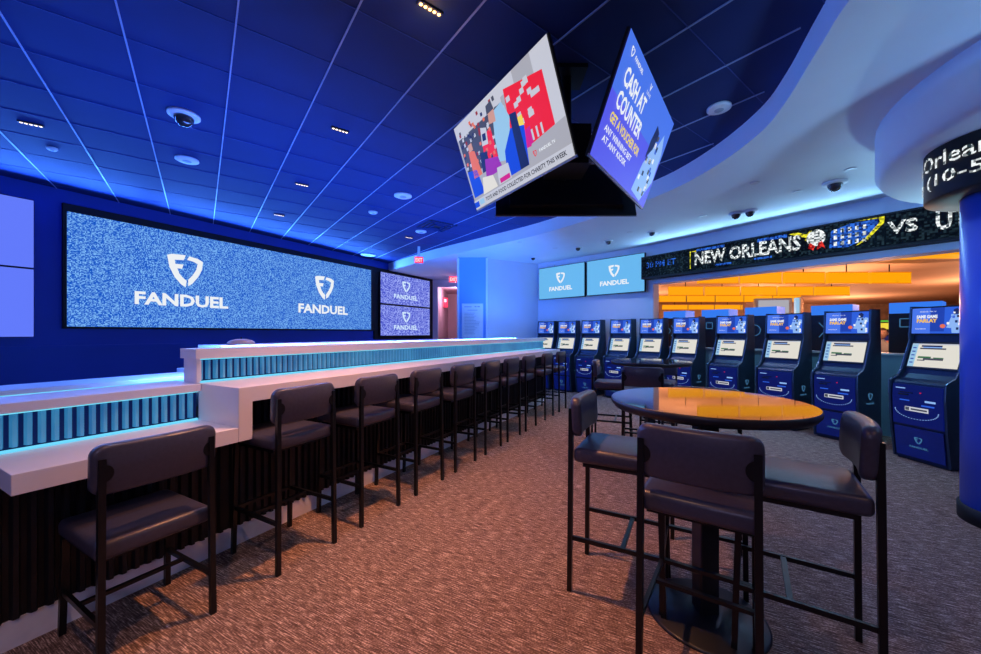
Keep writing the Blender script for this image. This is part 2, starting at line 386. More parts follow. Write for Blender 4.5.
# warm casino hall beyond the opening
struct(MB().prism([(3.6, 8.4), (6.6, 3.9), (36, 3.9), (36, 28), (3.4, 28)], 3.4, 3.5), 'ceiling_casino', 'casceil')
struct(MB().box(3.2, 36, 26, 26.2, 0, 3.4), 'wall_casino_far', 'caswall')
struct(MB().box(35.9, 36.0, 3, 26, 0, 3.4), 'wall_casino_right', 'caswall')
struct(MB().box(3.3, 3.4, 8.8, 26, 0, 3.4), 'wall_casino_left', 'caswall')
mb = MB().prism([(3.9, 8.6), (6.8, 4.4), (35.8, 4.4), (35.8, 25.8), (3.9, 25.8)], .002, .006); struct(mb, 'floor_casino', 'casfloor')

# ------------------------------------------------------------------ emblem and wordmark (as they stand on the screens)
EM_L = [(0, .93), (.12, .98), (.50, 1), (.45, .84), (.20, .81), (.22, .69), (.44, .70), (.40, .56), (.27, .56), (.33, .40), (.42, .29), (.53, .20), (.50, 0), (.38, .07), (.2, .28), (.06, .58)]
EM_R = [(.60, .98), (.54, .86), (.72, .83), (.84, .77), (.80, .58), (.70, .40), (.57, .24), (.57, .04), (.68, .12), (.86, .36), (.97, .60), (1, .86), (.85, .94)]
def emblem(mb, x, z, w, h, y=0):
    for P in (EM_L, EM_R):
        bm = bmesh.new(); vs = [bm.verts.new((x+(a-.5)*w, y, z+(b-.5)*h)) for a, b in P]
        f = bm.faces.new(vs); f.normal_update(); bmesh.ops.triangulate(bm, faces=[f]); bm.verts.index_update()
        bm.normal_update()
        for f in bm.faces:
            if f.normal.y > 0: f.normal_flip()
        mb.addbm(bm)
def logo(parent, x, z, w, m='g_white', y=-.012, ew=.38, wordh=.155, gap=1.0):
    e = MB().use(m); emblem(e, x, z+.36*w*.55*gap, w*ew, w*ew*1.03, y); e.build('emblem', None, parent)
    t = MB().use(m).text('FANDUEL', x, z-.02*w, w*wordh, w, y, bold=.035); t.build('wordmark', None, parent)

# ------------------------------------------------------------------ LED wall and side displays (left wall)
WR = R(61.7)
def wall_thing(name, label, cat, t, z, s=-8.0, group=None):
    return thing(name, label, cat, B(s, t, z), WR, group)
def flat_screen(root, w, h, m, bez=.02, dep=.06, body='frameb', screen='display'):
    MB().use(body).box(-w/2-bez, w/2+bez, 0, dep, -h/2-bez, h/2+bez).build('frame', None, root, bev=.004)
    return MB().use(m).box(-w/2, w/2, -.004, .004, -h/2, h/2).build(screen, None, root)
r = wall_thing('led_video_wall', 'huge wide blue speckled video wall with two white shield logos in a black frame', 'screen', 4.86, 2.33)
mb = MB().use('frameb').box(-2.965, 3.06, 0, .05, -.865, .945)
mb.build('frame', None, r)
d = MB().use('led').box(-2.925, 2.925, -.008, .004, -.835, .83).build('display', None, r)
for tt in (3.385, 6.27):
    x = tt-4.86
    e = MB().use('g_white'); emblem(e, x, .17, .54, .57, -.012); e.build('emblem', None, r)
    MB().use('g_white').text('FANDUEL', x, -.355, .215, 1.40, -.012, bold=.035).build('wordmark', None, r)
r = wall_thing('display_rack', 'black frame holding the two stacked displays right of the wide video wall', 'rack', 9.275, 2.21)
MB().use('frameb').box(-1.35, 1.36, .0, .05, -1.06, 1.06).build('frame_panel', None, r)
for k, (zc, lab) in enumerate(((2.71, 'upper'), (1.77, 'lower'))):
    r = wall_thing('video_display', '%s of two stacked violet-blue speckled displays right of the wide video wall' % lab, 'screen', 9.23, zc, s=-7.93, group=None)
    flat_screen(r, 2.28, .89, 'led2', .012, .055)
    e = MB().use('g_logo_soft'); emblem(e, -.05, .12, .38, .34, -.006); e.build('emblem', None, r)
    MB().use('g_logo_soft').text('FANDUEL', -.05, -.20, .14, 1.1, -.006, bold=.03).build('wordmark', None, r)
for k, (zc, lab) in enumerate(((2.755, 'upper'), (1.81, 'lower'))):
    r = wall_thing('wall_screen', '%s blank periwinkle screen at the far left edge, left of the wide video wall' % lab, 'screen', .82, zc)
    flat_screen(r, 1.6, .92, 'scr_l', .006, .05)
    if k == 0: MB().use('g_white').box(-.13, -.08, -.012, -.004, -.12, -.06).build('lit_mark', None, r)

# ------------------------------------------------------------------ the two-sided bar
TJ = 1.344; T_0 = .42; T_E = 7.30; T_D = 7.62
def slat_front(mb, x, y0, y1, z0, z1, pitch, wd, dep, mat_s, sgn=1):
    """vertical slats on a face at local x, running along y"""
    mb.use(mat_s); n = int((y1-y0)/pitch)
    for i in range(n):
        c = y0+(i+.5)*pitch
        a, b = c-wd/2, c+wd/2; e = x+sgn*dep; i_ = wd*.25
        vs = [(x, a, z0), (e, a+i_, z0), (e, b-i_, z0), (x, b, z0), (x, a, z1), (e, a+i_, z1), (e, b-i_, z1), (x, b, z1)]
        fs = [(0, 1, 5, 4), (1, 2, 6, 5), (2, 3, 7, 6), (4, 5, 6, 7), (3, 2, 1, 0)]
        if sgn < 0: fs = [f[::-1] for f in fs]
        mb.add(vs, fs)
root = thing('service_bar', 'black ribbed bar base under the white counter with a pale kick plate', 'bar', B(0, 0), BROT)
mb = MB().use('black').box(-2.82, -2.67, .20, 7.25, .13, .757).box(-2.82, -2.67, 1.36, 7.25, .757, .984)
slat_front(mb, -2.67, .20, 1.36, .13, .75, .052, .034, .02, 'black'); slat_front(mb, -2.67, 1.36, 7.25, .13, .975, .052, .034, .02, 'black')
mb.build('ribbed_front', None, root)
MB().use('kick').box(-2.80, -2.665, .19, 7.24, 0, .13).build('kick_plate', None, root)
# counters, ledges
def thing_mesh(mb, name, label, cat, m=None, bev=0, loc=None, rot=BROT, group=None): return tag(mb.build(name, m, None, bev, loc, rot), label, cat, group)
thing_mesh(MB().box(-2.82, -2.36, T_0, 1.262, .758, .843), 'low_countertop', 'low white countertop section in front of the nearest bar chair', 'countertop', 'white', .003)
thing_mesh(MB().profx([(1.264, .758), (TJ, .758), (TJ, .985), (T_E, .985), (T_E, 1.077), (1.264, 1.077)], -2.82, -2.36),
           'high_countertop', 'long high white countertop with a waterfall end, above the row of stools', 'countertop', 'white', .003)
def divider(name, label, t0, t1, z0, z1, lz0, lz1, endp):
    bk = -.015 if endp else -.13
    root = thing(name, label, 'divider', B(-2.95, t0), BROT)
    mb = MB().use('slatgap').box(bk, .115, .012, t1-t0-.005, z0+.004, lz0-.004)
    slat_front(mb, .115, .012, t1-t0-.004, z0+.02, lz0-.012, .0445, .028, .022, 'slat'); mb.build('glass_slat_panel', None, root)
    MB().use('white').box(bk-.02, .17, -.012 if endp else .0, t1-t0, lz0, lz1).build('ledge', None, root, bev=.003)
    if endp: MB().use('white').box(bk, .15, .0, .028, z0, lz0).build('end_panel', None, root, bev=.003)
    MB().use('g_cyan').box(.139, .156, .02, t1-t0-.01, z0+.002, z0+.014).build('lower_light_strip', None, root)
    MB().use('g_cyan2').box(.138, .150, .02, t1-t0-.01, lz0-.008, lz0-.001).build('upper_light_strip', None, root)
    MB().use('g_cyan').box(bk-.028, bk-.021, .02, t1-t0-.01, lz1-.022, lz1-.004).build('rear_light_strip', None, root)
divider('low_bar_divider', 'low blue-lit reeded glass divider behind the low countertop, nearest the camera', .30, 1.262, .843, 0, 1.030, 1.076, False)
divider('high_bar_divider', 'long blue-lit reeded glass divider with white ledge on the high countertop', 1.245, T_D, 1.077, 0, 1.235, 1.298, True)
# the other side of the bar
def far_side(name, label, t0, t1, zb, lz, cz, tr):
    root = thing(name, label, 'bar', B(-3.55, t0), BROT); L = t1-t0
    MB().use('white').box(-.18, .12, 0, L, .13, lz-.12).box(.12, tr, 0, L, zb-.1, zb).build('service_trough', None, root)
    MB().use('g_cyan2').box(-.12, .118, .0, L, lz-.115, lz-.03).build('lit_panel', None, root)
    MB().use('white').box(-.24, .13, -.01, L, lz-.028, lz).build('ledge', None, root, bev=.003)
    MB().use('white').box(-.64, -.181, 0, L, cz-.09, cz).build('far_countertop', None, root, bev=.003)
far_side('low_bar_far_side', 'far side of the low bar section, white ledge with cyan glow', .2, 1.70, .98, 1.075, .843, .44)
far_side('high_bar_far_side', 'far side of the long high bar with a thin white ledge facing the video wall', 1.705, T_D-.1, 1.15, 1.298, 1.077, .55)
root = thing('dome_cover', 'small low white dome with dark pin standing on the high bar ledge', 'dome', B(-3.60, 1.95, 1.298), BROT)
MB().use('whitep', True).lathe([(.11, 0), (.105, .02), (.08, .038), (.04, .048), (0, .05)], 28).build('dome', None, root)
MB().use('dark', True).lathe([(.006, .046), (.006, .064), (0, .066)], 8).build('pin', None, root)

# ------------------------------------------------------------------ stools and chairs
def curved_pad(mb, w, y, z0, z1, th, lean, curve=.022):
    """backrest: rounded slab bent about the vertical"""
    r_ = .045; hw = w/2; xs = [-hw+r_*(1-math.cos(PI/2*i/6)) for i in range(7)]; xs += [-hw+r_+(w-2*r_)*i/12 for i in range(1, 12)]; xs += [-x for x in xs[:7]][::-1]
    def ring(ins, dy):
        top = []; bot = []
        for x in xs:
            ax = max(0, abs(x)-(hw-r_)); dz = r_-math.sqrt(max(0, r_*r_-ax*ax)); xx = x*(1-ins/hw)
            yy = y+dy-curve*(1-(xx/hw)**2)
            top.append((xx, yy, z1-dz-ins)); bot.append((xx, yy, z0+dz+ins))
        return [(x, yy-lean*(z-z0), z) for x, yy, z in top+bot[::-1]]
    n = len(xs)*2; h = th/2; RS = [ring(.016, -h), ring(.004, -h+.007), ring(0, -h+.018), ring(0, h-.018), ring(.004, h-.007), ring(.016, h)]
    vs = sum(RS, []); mb.sm = True; m = len(xs)
    fs = [(j*n+i, j*n+(i+1) % n, (j+1)*n+(i+1) % n, (j+1)*n+i) for j in range(5) for i in range(n)]
    for o, flip in ((0, 0), (5*n, 1)):
        for i in range(m-1):
            f = (o+i, o+n-1-i, o+n-2-i, o+i+1); fs.append(f[::-1] if flip else f)
    mb.add(vs, [f for f in fs])
def make_stool(name, label, cat, seat, top, pad, rail, w=.38, d=.43, pw=.035):
    t = thing(name, label, cat)
    W = w/2; yb = -d/2; yf = d/2
    lg = .024
    for s in (-1, 1):
        # back leg runs up as the back post, leaning back above the seat
        mb = MB().use('blackm').bar((s*(W+.004), yb-.038, 0), (s*(W-.002), yb-.030, top-.055), lg, lg); mb.build('leg', None, t)
        MB().use('blackm').bar((s*W, yf, 0), (s*W*.97, yf-.02, seat-.085), lg, lg).build('leg', None, t)
        MB().use('blackm').bar((s*W, yb-.030, rail), (s*W*.985, yf-.01, rail), .016, .022).build('stretcher', None, t)
        # flat dark half-round plate behind the backrest
        mb = MB().use('blackm', False); zc = (pad+top)/2-.01
        pts = [(s*(W-.004-.034*math.sin(a)), zc+.036*math.cos(a)) for a in [PI*i/12 for i in range(13)]]
        m_ = len(pts); mb.add([(x, yb-.040, z) for x, z in pts]+[(x, yb-.016, z) for x, z in pts], [list(range(m_)), list(range(m_, 2*m_))]+[(i, (i+1) % m_, m_+(i+1) % m_, m_+i) for i in range(m_)])
        mb.build('backrest_plate', None, t)
    MB().use('blackm').bar((-W*.98, .02, rail), (W*.98, .02, rail), .016, .022).build('stretcher', None, t)
    if seat > .6: MB().use('blackm').bar((-W*.98, yf-.012, rail), (W*.98, yf-.012, rail), .018, .022).build('footrest', None, t)
    mb = MB().use('blackm').box(-W+.01, W-.01, yb+.03, yf-.02, seat-.10, seat-.078); mb.build('seat_frame', None, t)
    mb = MB().use('vinyl', True).bbox(-W-.012, W+.012, yb-.018, yf+.02, seat-.08, seat, .026, 4); mb.build('seat', None, t)
    mb = MB().use('vinyl', True); curved_pad(mb, w+pw, yb+.006, pad, top, .058, .05); mb.build('backrest', None, t)
    return t
def place(o, x, y, yaw): o.location = (x, y, 0); o.rotation_euler = (0, 0, yaw)
def facing(dx, dy): return math.atan2(-dx, dy)
low = make_stool('bar_chair', 'lower dark upholstered chair at the low countertop, nearest the camera on the left', 'chair', .535, .940, .730, .20, .40, .43, .055)
p = B(-2.375, .81); place(low, p.x, p.y, PI/2-A+0)
STOOLT = [1.332, 1.954, 2.562, 3.176, 3.80, 4.385, 4.977, 5.767, 6.485]
ords = ['first', 'second', 'third', 'fourth', 'fifth', 'sixth', 'seventh', 'eighth', 'last']
proto = None
for i, t in enumerate(STOOLT):
    if i == 8: lab = 'high dark bar stool at the far end of the white bar, last of the row'
    elif i == 0: lab = 'high dark bar stool beside the waterfall step of the counter, just past the low chair'
    else: lab = '%s high dark stool along the bar counted from the waterfall step' % ords[i]
    if proto is None: proto = make_stool('bar_stool', lab, 'stool', .79, 1.072, .862, .29); o = proto
    else: o = copy_tree(proto)
    o['label'] = lab; o['group'] = 'stools along the white bar'
    p = B(-2.372, t+.212); place(o, p.x, p.y, PI/2-A)
tproto = None
for lab, x, y, fx, fy in (
    ('high dark stool in front of the near round table with its back to the camera', .884, 1.59, .56, .83),
    ('high dark stool at the left side of the near round table', .745, 2.12, .88, -.47),
    ('high dark stool at the right side of the near round table, pale-lit seat', 1.358, 1.712, -.83, .56),
    ('high dark stool behind the near round table, only its legs showing', 1.28, 2.27, -.5, -.866),
    ('high dark stool with its back to the camera before the rear round table', 1.66, 4.17, .35, .937),
    ('high dark stool at the left side of the rear round table', 1.60, 4.93, .93, -.37),
    ('high dark stool mostly hidden behind the rear round table', 2.18, 4.93, -.5, -.866)):
    if tproto is None: tproto = make_stool('bar_stool', lab, 'stool', .78, 1.046, .838, .29); o = tproto
    else: o = copy_tree(tproto)
    o['label'] = lab; o['group'] = 'stools around the round tables'; place(o, x, y, facing(fx, fy))

def make_table(label):
    t = thing('round_bar_table', label, 'table')
    mb = MB().use('tablet', True).lathe([(0, 1.067), (.425, 1.067)], 72)
    mb = MB().use('tablet', False)
    n = 72; mb.add([(.440*math.cos(2*PI*i/n), .440*math.sin(2*PI*i/n), 1.067) for i in range(n)], [list(range(n))]); mb.use('tedge', True)
    mb.add([(r_*math.cos(2*PI*i/n), r_*math.sin(2*PI*i/n), z) for r_, z in ((.440, 1.067), (.445, 1.063), (.445, 1.045), (.43, 1.025), (0.1, 1.025)) for i in range(n)],
           [(j*n+i, (j+1)*n+i, (j+1)*n+(i+1) % n, j*n+(i+1) % n) for j in range(4) for i in range(n)])
    mb.build('tabletop', None, t)
    MB().use('pbase', False).box(-.045, .045, -.045, .045, .02, 1.02).build('pedestal', None, t, bev=.006)
    MB().use('pbase').box(-.14, .14, -.14, .14, 1.012, 1.024).build('mounting_plate', None, t)
    MB().use('pbase', True).lathe([(.27, 0), (.27, .008), (.26, .014), (.08, .022), (.055, .03), (0, .03)], 56).build('base', None, t)
    return t
tab = make_table('near round pub table with polished top reflecting amber lanterns'); tab.location = (1.068, 1.89, 0)
o = copy_tree(tab); o['label'] = 'rear round pub table in front of the betting kiosks'; o.location = (1.90, 4.52, 0)

# tub chairs on the far side of the bar
def tub_chair(label, s, t, rz):
    r_ = thing('tub_chair', label, 'chair', B(s, t), rz)
    mb = MB().use('vinyl', True)
    n = 24
    ring = lambda rad, z, b0: [((rad)*math.cos(PI*1.15*(i/n)-PI*.075), (rad)*math.sin(PI*1.15*(i/n)-PI*.075), z+b0*math.sin(PI*i/n)) for i in range(n+1)]
    prof = [(.30, .30, 0), (.38, .30, 0), (.42, .72, .16), (.41, .80, .20), (.37, .80, .20), (.34, .72, .16), (.30, .45, 0), (.30, .30, 0)]
    vs = []
    for rad, z, b0 in prof: vs += ring(rad, z, b0)
    mb.add(vs, [(j*(n+1)+i, j*(n+1)+i+1, (j+1)*(n+1)+i+1, (j+1)*(n+1)+i) for j in range(len(prof)-1) for i in range(n)])
    mb.build('backrest', None, r_)
    MB().use('vinyl', True).bbox(-.31, .31, -.33, .28, .30, .46, .04).build('seat', None, r_)
    for a, b in ((-1, -1), (1, -1), (-1, 1), (1, 1)): MB().use('blackm').bar((a*.24, b*.22, 0), (a*.22, b*.2, .31), .03).build('leg', None, r_)
tub_chair('curved-back tub chair beyond the low bar at the far left', -5.1, 1.02, BROT+PI*.95)
tub_chair('curved-back tub chair beyond the bar, left of the high ledge end', -5.15, 2.55, BROT+PI*.9)

# ------------------------------------------------------------------ ceiling hung television cluster
def screen_img(root, w, h, kind):
    mb = MB(); y = -.008
    def q(m, x0, x1, z0, z1, lay=1): mb.use(m).rect((x0-.5)*w, (x1-.5)*w, (z0-.5)*h, (z1-.5)*h, y-.0006*lay)
    def pl(m, pts, lay=1): mb.use(m).poly([((a-.5)*w, (b-.5)*h) for a, b in pts], y-.0006*lay)
    return mb, q, pl, y
def news_tv(root, w, h):
    mb, q, pl, y = screen_img(root, w, h, 0)
    q('e_gry', 0, 1, 0, 1, 0)
    q('e_dgry', .02, .56, .40, .84); q('e_lgry', 0, .56, .84, 1); q('e_lgry', .45, .7, .88, 1)
    q('e_lgry', .86, 1, .3, 1)
    pl('e_red', [(.56, .32), (.92, .28), (.92, .80), (.60, .92), (.58, .6)], 2)
    random.seed(3)
    for i in range(16): a = .60+random.random()*.24; b = .5+random.random()*.34; q('e_lgry', a, a+.035, b, b+.05, 3)
    q('e_yel', .62, .70, .50, .60, 4)
    pl('e_red', [(.24, .30), (.40, .36), (.40, .72), (.28, .66)], 2)
    for i in range(90):
        a = .02+random.random()*.54; b = .42+random.random()*.5; m = random.choice(['e_dgry', 'e_lgry', 'e_dred', 'e_org', 'e_lgry', 'e_nav'])
        q(m, a, a+.022, b, b+.036, 3)
    pl('e_org', [(.08, .34), (.19, .34), (.17, .62), (.10, .66)], 4); pl('e_skn', [(.11, .64), (.16, .64), (.16, .72), (.11, .72)], 5)
    pl('e_nav', [(.20, .34), (.30, .34), (.30, .52), (.22, .56)], 4)
    # helper leaning figure in a pale blue top
    pl('e_sky', [(.40, .34), (.50, .30), (.60, .66), (.56, .84), (.46, .82), (.42, .6)], 5)
    pl('e_skn', [(.40, .74), (.47, .72), (.48, .86), (.42, .90)], 6); pl('e_dgry', [(.40, .84), (.48, .84), (.47, .93), (.41, .92)], 7)
    pl('e_lgry', [(.27, .60), (.34, .58), (.36, .74), (.30, .78)], 5); pl('e_nav', [(.29, .64), (.33, .63), (.34, .70), (.30, .71)], 6)
    pl('e_pur', [(.22, .26), (.42, .26), (.40, .40), (.26, .46)], 5); pl('e_mag', [(.62, .30), (.74, .28), (.74, .46), (.64, .44)], 5)
    pl('e_blu', [(.44, .14), (.66, .14), (.70, .50), (.58, .56), (.48, .40)], 6); pl('e_blu', [(.02, .14), (.16, .14), (.14, .42), (.02, .46)], 4)
    pl('e_nav', [(.58, .14), (.66, .14), (.66, .66), (.60, .68)], 7)
    pl('e_crm', [(.14, .12), (.32, .12), (.30, .26), (.18, .30)], 6); pl('e_lgry', [(.34, .12), (.48, .12), (.48, .28), (.36, .30)], 7); q('e_mag', .36, .47, .13, .18, 8)
    pl('e_gry', [(.68, .12), (1, .12), (1, .34), (.72, .30)], 6)
    for a in (.74, .78, .82): q('e_lgry', a, a+.015, .32, .42, 7)
    q('e_lgry', 0, 1, 0, .105, 9); q('e_blu', 0, .06, .02, .085, 10); q('e_sky', .07, .13, .03, .09, 10)
    mb.use('e_red'); emblem(mb, -.5*w+.735*w, -.5*h+.20*h, .03*w, .06*h, y-.012)
    mb.use('g_white').text('FANDUEL TV', (.84-.5)*w, (.20-.5)*h, .028*h, .13*w, y-.0135, bold=.02)
    mb.use('e_blk').text('TOYS AND FOOD COLLECTED FOR CHARITY THIS WEEK', (.56-.5)*w, (.055-.5)*h, .045*h, .80*w, y-.0135, bold=.02)
    return mb
def promo_tv(root, w, h):
    mb, q, pl, y = screen_img(root, w, h, 0)
    q('e_vio', 0, 1, 0, 1, 0); q('e_kbl2', 0, 1, .55, 1, 1)
    z0 = -h/2; x0 = -w/2
    # small mark top left then lettering stacked down the left side
    mb.use('g_white'); emblem(mb, x0+.085*w, z0+.90*h, .045*w, .075*h, y-.006)
    mb.text('FANDUEL', x0+.20*w, z0+.90*h, .035*h, .14*w, y-.006, bold=.03); mb.text('V', x0+.43*w, z0+.91*h, .06*h, .035*w, y-.006, bold=.03); mb.text('LIVE', x0+.43*w, z0+.85*h, .03*h, .07*w, y-.006)
    mb.use('g_white').text('CASH AT', x0+.26*w, z0+.73*h, .15*h, .36*w, y-.006, bold=.03)
    mb.use('g_white').text('COUNTER', x0+.29*w, z0+.54*h, .15*h, .42*w, y-.006, bold=.03)
    mb.use('e_yel').text('GET A VOUCHER FOR', x0+.32*w, z0+.38*h, .085*h, .50*w, y-.006, bold=.03)
    mb.use('g_white').text('ANY WINNING BET', x0+.27*w, z0+.27*h, .055*h, .44*w, y-.006, bold=.02); mb.text('AT ANY KIOSK', x0+.25*w, z0+.19*h, .055*h, .38*w, y-.006, bold=.02)
    random.seed(11)
    pl('e_lblu', [(.66, .05), (.86, .02), (.98, .3), (.97, .62), (.90, .80), (.84, .62), (.78, .58), (.70, .36)], 4)
    pl('e_nav', [(.70, .42), (.78, .56), (.80, .74), (.73, .78), (.70, .6)], 5)
    for i in range(26):
        a = .68+random.random()*.25; b = .08+random.random()*.6; q(random.choice(['e_nav', 'g_white', 'e_kbl', 'e_dgry', 'e_lgry']), a, a+.03, b, b+.05, 6)
    return mb
def hung_tv(label, c, yaw, pitch, content, w=1.22, h=.69):
    r_ = thing('hanging_television', label, 'television', c, (pitch, 0, yaw), 'televisions of the ceiling cluster')
    MB().use('frameb').box(-w/2-.007, w/2+.007, .0, .020, -h/2-.010, h/2+.007).box(-w/2+.12, w/2-.12, .020, .065, -h/2+.06, h/2-.16).build('casing', None, r_, bev=.004)
    MB().use('greyp').box(-w/2-.012, w/2+.012, -.006, .0, -h/2-.014, -h/2+.002).build('lower_bezel', None, r_)
    if content: content(r_, w, h).build('display', None, r_)
    else: MB().use('e_kbl').box(-w/2, w/2, -.006, 0, -h/2, h/2).build('display', None, r_)
    return r_
def rot_tv(yaw, pitch): return (pitch, 0, yaw)
hung_tv('ceiling television showing a red and grey news picture with a ticker, left of the cluster', (.11, 2.798, H+1.421), R(-58.4), R(19.4), news_tv)
hung_tv('ceiling television reading CASH AT COUNTER on violet blue, right of the cluster', (1.049, 2.715, H+1.403), R(54), R(20.5), promo_tv)
hung_tv('ceiling television seen from behind as a dark panel, back of the cluster', (.69, 3.60, H+1.41), R(180), R(20), None, 1.27, .70)
r = thing('ceiling_mount', 'black ceiling pole and brackets carrying the three hanging televisions', 'bracket', (.61, 3.06, 0))
MB().use('blackm', True).lathe([(.04, 2.72), (.04, CEIL-.02)], 16).build('pole', None, r)
MB().use('blackm').box(-.14, .14, -.14, .14, CEIL-.03, CEIL).build('ceiling_plate', None, r)
MB().use('blackm').box(-.16, .16, -.16, .16, 2.70, 3.0).build('mount_box', None, r)
for a, b in ((-.46, -.26), (.42, -.30), (.07, .50)):
    MB().use('blackm').bar((0, 0, 2.86), (a, b, 2.84), .05, .05).build('arm', None, r)
MB().use('greyp').box(.14, .26, -.17, -.13, 2.70, 2.73).build('cable_box', None, r)

# ------------------------------------------------------------------ televisions on the screen wall
TR = math.atan2(TD.y, TD.x)
for m_, lab in ((.78, 'left'), (2.24, 'right')):
    p = T0+TD*m_+TN*.07
    r = thing('wall_television', '%s of two light blue wall televisions with white shield logo above the kiosks' % lab, 'television', (p.x, p.y, H+1.29), TR, 'pair of wall televisions')
    flat_screen(r, 1.38, .80, 'scr_tv', .014, .05)
    e = MB().use('g_white'); emblem(e, .0, .10, .27, .28, -.006); e.build('emblem', None, r)
    MB().use('g_white').text('FANDUEL', 0, -.16, .11, .70, -.006, bold=.035).build('wordmark', None, r)

# ------------------------------------------------------------------ LED ticker
LR = math.atan2(LD.y, LD.x)
p = L0+LN*.22+LD*.09
r = thing('led_ticker', 'long black LED ticker reading NEW ORLEANS VS above the casino opening', 'sign', (p.x, p.y, 2.52), LR)
MB().use('frameb').box(-.12, 4.95, .0, .20, 0, .46).build('casing', None, r)
MB().use('tickbk').box(-.11, 4.94, -.008, 0, .035, .435).build('display_face', None, r)
mb = MB(); y = -.012
mb.use('e_tickb').text('30 PM ET', .32, .27, .12, .62, y, bold=.01)
mb.build('time_lettering', None, r)
mb = MB()
mb.use('e_ticky').box(.90, .915, y-.001, y, .08, .40).box(.90, 1.02, y-.001, y, .385, .40)
mb.use('e_tickw').text('NEW ORLEANS', 1.78, .25, .235, 1.58, y-.002, bold=.03)
mb.use('e_tickb').box(1.02, 1.5, y, y+.001, .38, .42).box(1.35, 1.62, y, y+.001, .07, .10).box(1.95, 2.2, y, y+.001, .08, .11).box(2.0, 2.4, y, y+.001, .36, .41)
mb.build('team_lettering', None, r)
mb = MB()
mb.use('e_ticky').poly([(2.42, .40), (2.64, .30), (2.68, .40), (2.64, .35), (2.52, .41)], y-.001).poly([(2.62, .26), (2.70, .25), (2.70, .4), (2.64, .36)], y-.001)
mb.use('e_tickw').poly([(2.68+.11*math.cos(a)+.07, .28+.12*math.sin(a)) for a in [2*PI*i/20 for i in range(20)]], y-.003)
mb.use('e_tickr').poly([(2.68, .22), (2.74, .16), (2.72, .10), (2.66, .14)], y-.005).poly([(2.76, .10), (2.82, .14), (2.86, .10), (2.82, .22), (2.78, .2)], y-.005)
mb.use('e_tickb').poly([(2.90, .10), (3.10, .08), (3.28, .16), (3.40, .33), (3.40, .40), (3.12, .40), (2.92, .34)], y-.001)
mb.use('e_tickw')
for i in range(3):
    for k in range(5): mb.box(2.95+k*.075, 2.985+k*.075, y-.004, y-.003, .12+i*.09, .175+i*.09)
mb.use('e_ticky').poly([(3.18, .42), (3.46, .42), (3.46, .34), (3.30, .14), (3.18, .08), (3.30, .20), (3.42, .36), (3.40, .40)], y-.004)
mb.build('team_emblem', None, r)
MB().use('e_tickw').text('VS', 3.62, .25, .17, .27, y-.002, bold=.03).build('versus_lettering', None, r); MB().use('e_tickw').text('UTAH', 4.16, .25, .24, .52, y-.002, bold=.03).build('opponent_lettering', None, r)

# ------------------------------------------------------------------ column with LED ring
CX, CY = 3.84, 2.70
r = thing('round_column', 'glossy blue-lit round column with black base at the right edge', 'column', (CX, CY, 0))
MB().use('col', True).lathe([(.32, .11), (.32, 2.80)], 64).build('shaft', None, r)
MB().use('frameb', True).lathe([(.335, 0), (.335, .11), (.32, .115)], 64).build('base', None, r)
r = thing('led_ring', 'black curved LED ring with white dotted lettering round the top of the blue column', 'sign', (CX, CY, 2.42))
MB().use('frameb', True).lathe([(.325, .0), (.50, .0), (.505, .01), (.505, .375), (.325, .375)], 64).build('casing', None, r)
def wrap(a0, rr=.512):
    def fn(p):
        a = a0+p[0]/rr
        return (rr*math.cos(a), rr*math.sin(a), p[2])
    return fn
mb = MB().use('e_tickw')
mb.text('New Orleans', 0, .275, .115, .98, 0, bold=.01, fn=wrap(R(-262)), align='L'); mb.text('ah (10-5)', 0, .12, .115, .72, 0, bold=.01, fn=wrap(R(-238)), align='L')
mb.build('lettering', None, r)

